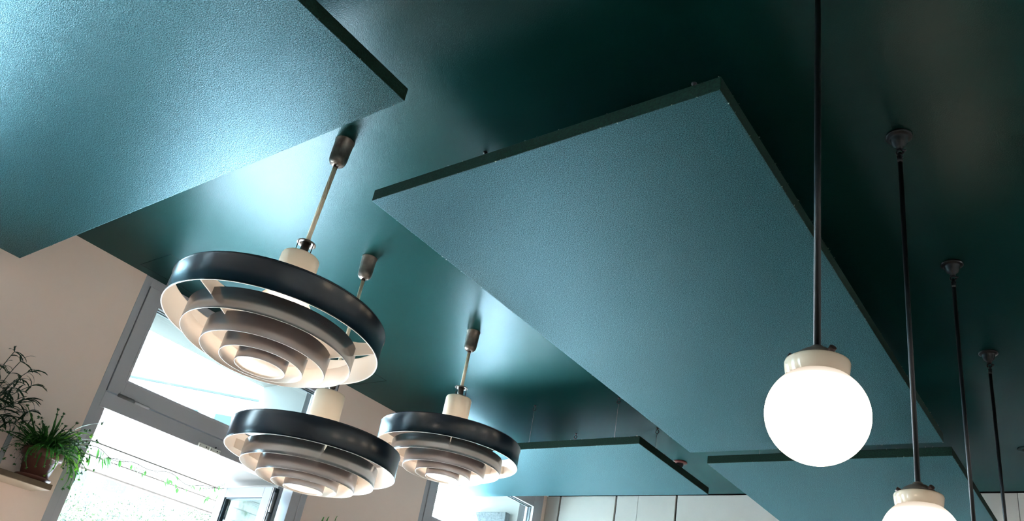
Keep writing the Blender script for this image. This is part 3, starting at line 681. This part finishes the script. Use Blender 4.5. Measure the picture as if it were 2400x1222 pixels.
# climbing vine that runs from the left jamb to the corner of the open leaf
e = thing('vine', (-2.300, 1.000, 0.470), 'leafy vine trailing across the open doorway under the white awning', 'plant')
A = Vector((0, 0, 0)); B = Vector((-0.292, 0.650, 0.090))
def vpt(t, off=0): return A.lerp(B, t)+Vector((0, 0, off))
rv = random.Random(5)
lines = []
for j in range(3):
    ph = rv.uniform(0, 6); pts_ = []
    for i in range(61):
        t = i/60
        sag = -0.030*math.sin(math.pi*min(1, t*1.0))*(.6+.3*j) + .010*math.sin(9*t+ph)+.006*math.sin(23*t+ph*2) + (0.020*math.exp(-((t-.10)/.07)**2) if j == 0 else 0)
        pts_.append(vpt(t, sag)+Vector((.004*math.sin(17*t+ph), 0, 0)))
    q = MB(); q.tube([tuple(p) for p in pts_], .0007 if j else .0010, m_stem, 6); q.build('tendril', parent=e); lines.append(pts_)
for t0 in (.36, .42, .50, .58):   # loose curls
    c = vpt(t0, -.02); R0 = rv.uniform(.010, .018); q = MB()
    q.tube([tuple(c+Vector((-.3*R0*math.cos(a), R0*math.cos(a)*.8, R0*math.sin(a)-a*.004+.012))) for a in [i*.35 for i in range(20)]], .0005, m_stem, 5); q.build('tendril', parent=e)
vl = []
for kx in range(4):
    q = MB(); Lf = .030; pr = [(0, 0), (.25, .32), (.55, .36), (.8, .2), (1, 0)]
    vs = [(x*Lf, 0, -.15*x*x*Lf) for x, y in pr]+[(x*Lf, y*Lf*(.62+.1*kx), -.15*x*x*Lf+.05*Lf) for x, y in pr[1:4]]+[(x*Lf, -y*Lf*(.62+.1*kx), -.15*x*x*Lf+.05*Lf) for x, y in pr[1:4]]
    q.poly(vs, [(0, 1, 5), (1, 2, 6, 5), (2, 3, 7, 6), (3, 4, 7), (0, 8, 1), (1, 8, 9, 2), (2, 9, 10, 3), (3, 10, 4)], m_vine, True); o = q.build('leaf_shape'); vl.append(o.data); bpy.data.objects.remove(o)
spots = [(t, 1.45) for t in (.05, .065, .075, .09, .10, .11, .12, .135, .15, .165)]+[(t, .9) for t in (.03, .06, .19, .21, .23)]+[(t, .65) for t in (.13, .16, .30, .33, .36, .39, .41, .54, .56, .58, .60, .62, .66, .69, .72, .76, .79, .82, .86, .89, .92, .95, .97, .99, .57, .61, .74, .84, .90, .93, .96)]
for t, sz in spots:
    ln = rv.choice(lines); p = ln[min(60, int(t*60))]
    f = bpy.data.objects.new('leaf', rv.choice(vl)); col.objects.link(f); f.parent = e; f.location = p*S
    f.rotation_euler = (rv.uniform(-.7, .7), rv.uniform(.5, 1.35), rv.uniform(.6, 2.6)); f.scale = (sz*rv.uniform(.75, 1.1), sz*rv.uniform(.45, .8), 1)
for i in range(12):       # leaves hanging at the far end by the open leaf
    t = .90+.10*rv.random(); p = vpt(min(1, t), -.012-.05*rv.random()) + Vector((0, -.012, 0))
    f = bpy.data.objects.new('leaf', rv.choice(vl)); col.objects.link(f); f.parent = e; f.location = p*S
    f.rotation_euler = (rv.uniform(-.5, .5), rv.uniform(.9, 1.5), rv.uniform(0, 3)); f.scale = (.7, .4, 1)

# ------------------------------------------------------------------ outside
MB().box((-30, -25, FZ-0.3), (OX, 40, FZ-0.02), m_pave).build('ground', kind='structure', base=(-10, 0, FZ), top=True)
e = thing('awning', (OX, 1.35, 0.610), 'flat white awning outside over the open door', 'awning')
MB().box((-0.70, -0.62, -0.004), (-0.002, 0.90, 0.010), m_awning, 0.002).build('canopy', parent=e)
MB().box((0.0, -0.328, -0.020), (0.303, 0.374, 0.004), m_awning, 0.001).build('soffit_board', parent=e)
for x in (-0.18, -0.42): MB().box((x-0.004, -0.615, -0.008), (x+0.004, 0.895, -0.0035), m_awning, 0.0008).build('batten', parent=e)
MB().box((-0.725, -0.63, -0.012), (-0.700, 0.91, 0.018), m_awning, 0.003).build('front_rail', parent=e)
for y in (-0.60, 0.88): MB().tube([(-0.69, y, -0.002), (-0.002, y, -0.10)], 0.006, m_frame2, 10).build('stay', parent=e)
e = thing('stone_ledge', (-2.50, 3.065, 0.9), 'rough grey block outside the far window', 'stone')
MB().box((-0.14, -0.005, -0.30), (0.07, 0.030, -0.012), bump(noise_color(mat('rough_stone', (.4, .43, .45), .9), (.05, .052, .055), (.085, .088, .09), 30), 50, 1, .01), 0.004).build('block', parent=e)

def tree(x, y, rx, ry, h, zc, seed, label, nleaf=42000):
    rn = random.Random(seed); e = thing('tree', (x, y, FZ), label, 'tree', 'trees beyond the terrace doors')
    q = MB(); q.tube([(0, 0, 0), (.05, .03, zc*.5), (.0, .0, zc), (.1, 0, zc+h*.5)], .10, m_bark, 10, taper=[1.2, 1, .8, .4])
    for k in range(6):
        a = k*1.05; q.tube([(0, 0, zc*.8), (rx*.4*math.cos(a), ry*.4*math.sin(a), zc+h*.2), (rx*.7*math.cos(a), ry*.7*math.sin(a), zc+h*.5)], .04, m_bark, 7, taper=[1, .7, .3])
    q.build('trunk', parent=e)
    blobs = [(rn.uniform(-.75, .75)*rx, rn.uniform(-.75, .75)*ry, zc+rn.uniform(-.6, .7)*h, rn.uniform(.28, .5)) for _ in range(26)]
    vs, fs = [], []
    for i in range(nleaf):
        bx_, by_, bz_, br = rn.choice(blobs); d = Vector((rn.gauss(0, 1), rn.gauss(0, 1), rn.gauss(0, 1))).normalized()
        c = Vector((bx_, by_, bz_))+Vector((d.x*rx*br, d.y*ry*br, d.z*h*br))*rn.uniform(.6, 1.05)
        l = rn.uniform(.011, .022); u = Vector((rn.gauss(0, 1), rn.gauss(0, 1), rn.gauss(0, 1))).normalized(); v = u.cross(d).normalized()*l*.45; u = u*l
        k = len(vs); vs += [c-u, c+v, c+u, c-v]; fs.append((k, k+1, k+2, k+3))
    me = bpy.data.meshes.new('crown'); me.from_pydata([tuple(v*S) for v in vs], [], fs); me.materials.append(m_tree); o = bpy.data.objects.new('crown', me); col.objects.link(o); o.parent = e; o['kind'] = 'stuff'
tree(-7.9, 3.55, 1.2, 1.2, 1.1, 1.15, 1, 'pale green leafy tree seen low through the left half of the open doorway')
tree(-11.6, 7.1, 1.5, 1.5, 1.5, 1.45, 2, 'pale green leafy tree seen low through the right half of the open doorway')
tree(-8.4, 5.9, 1.0, 0.8, 1.2, 2.15, 3, 'tree top showing at the lower corner of the transom window')
tree(-6.6, 7.6, 1.3, 1.0, 1.0, 1.15, 4, 'tree seen through the far window beside the white cladding')
def house(x, y, wdt, dep, hgt, label, nwin, rows, rz=0):
    e = thing('house', (x, y, FZ), label, 'building', rz=rz)
    MB().box((-dep, -wdt/2, 0), (0, wdt/2, hgt), m_house).build('wall', parent=e)
    q = MB(); ov = .25
    q.poly([(ov, -wdt/2-ov, hgt), (ov, wdt/2+ov, hgt), (-dep/2, wdt/2+ov, hgt+dep*.28), (-dep/2, -wdt/2-ov, hgt+dep*.28), (-dep-ov, wdt/2+ov, hgt), (-dep-ov, -wdt/2-ov, hgt),
            (ov, -wdt/2-ov, hgt-.10), (ov, wdt/2+ov, hgt-.10), (-dep-ov, wdt/2+ov, hgt-.10), (-dep-ov, -wdt/2-ov, hgt-.10)],
           [(0, 1, 2, 3), (3, 2, 4, 5), (6, 9, 8, 7), (0, 6, 7, 1), (5, 4, 8, 9), (1, 7, 8, 4, 2), (0, 3, 5, 9, 6)], m_roof); q.build('roof', parent=e)
    MB().box((ov, -wdt/2-ov, hgt-.07), (ov+.06, wdt/2+ov, hgt-.02), m_hgut, .01).build('gutter', parent=e)
    for r in range(rows):
        for i in range(nwin):
            yy = -wdt/2+(i+.5)*wdt/nwin; z = hgt-.45-1.35*r-.75
            w_ = MB().box((-.02, yy-.28, z), (.03, yy+.28, z+.8), m_frame2, .01).build('window', parent=e)
            MB().box((.025, yy-.24, z+.04), (.035, yy+.24, z+.76), m_hwin).build('pane', parent=w_)
    q = MB(); q.tube([(.05, -wdt/2+.4, .1), (.05, -wdt/2+.4, hgt-.25), (ov, -wdt/2+.4, hgt-.08)], .05, m_pipe, 8); q.build('downpipe', parent=e)
house(-16.5, 9.0, 4.4, 3.0, 6.15, 'far white house with a reddish downpipe, seen through the transom window', 5, 3, rz=math.radians(-50))
house(-12.0, 17.5, 6.5, 3.5, 5.1, 'far white house with blue windows, seen through the far window', 6, 3)
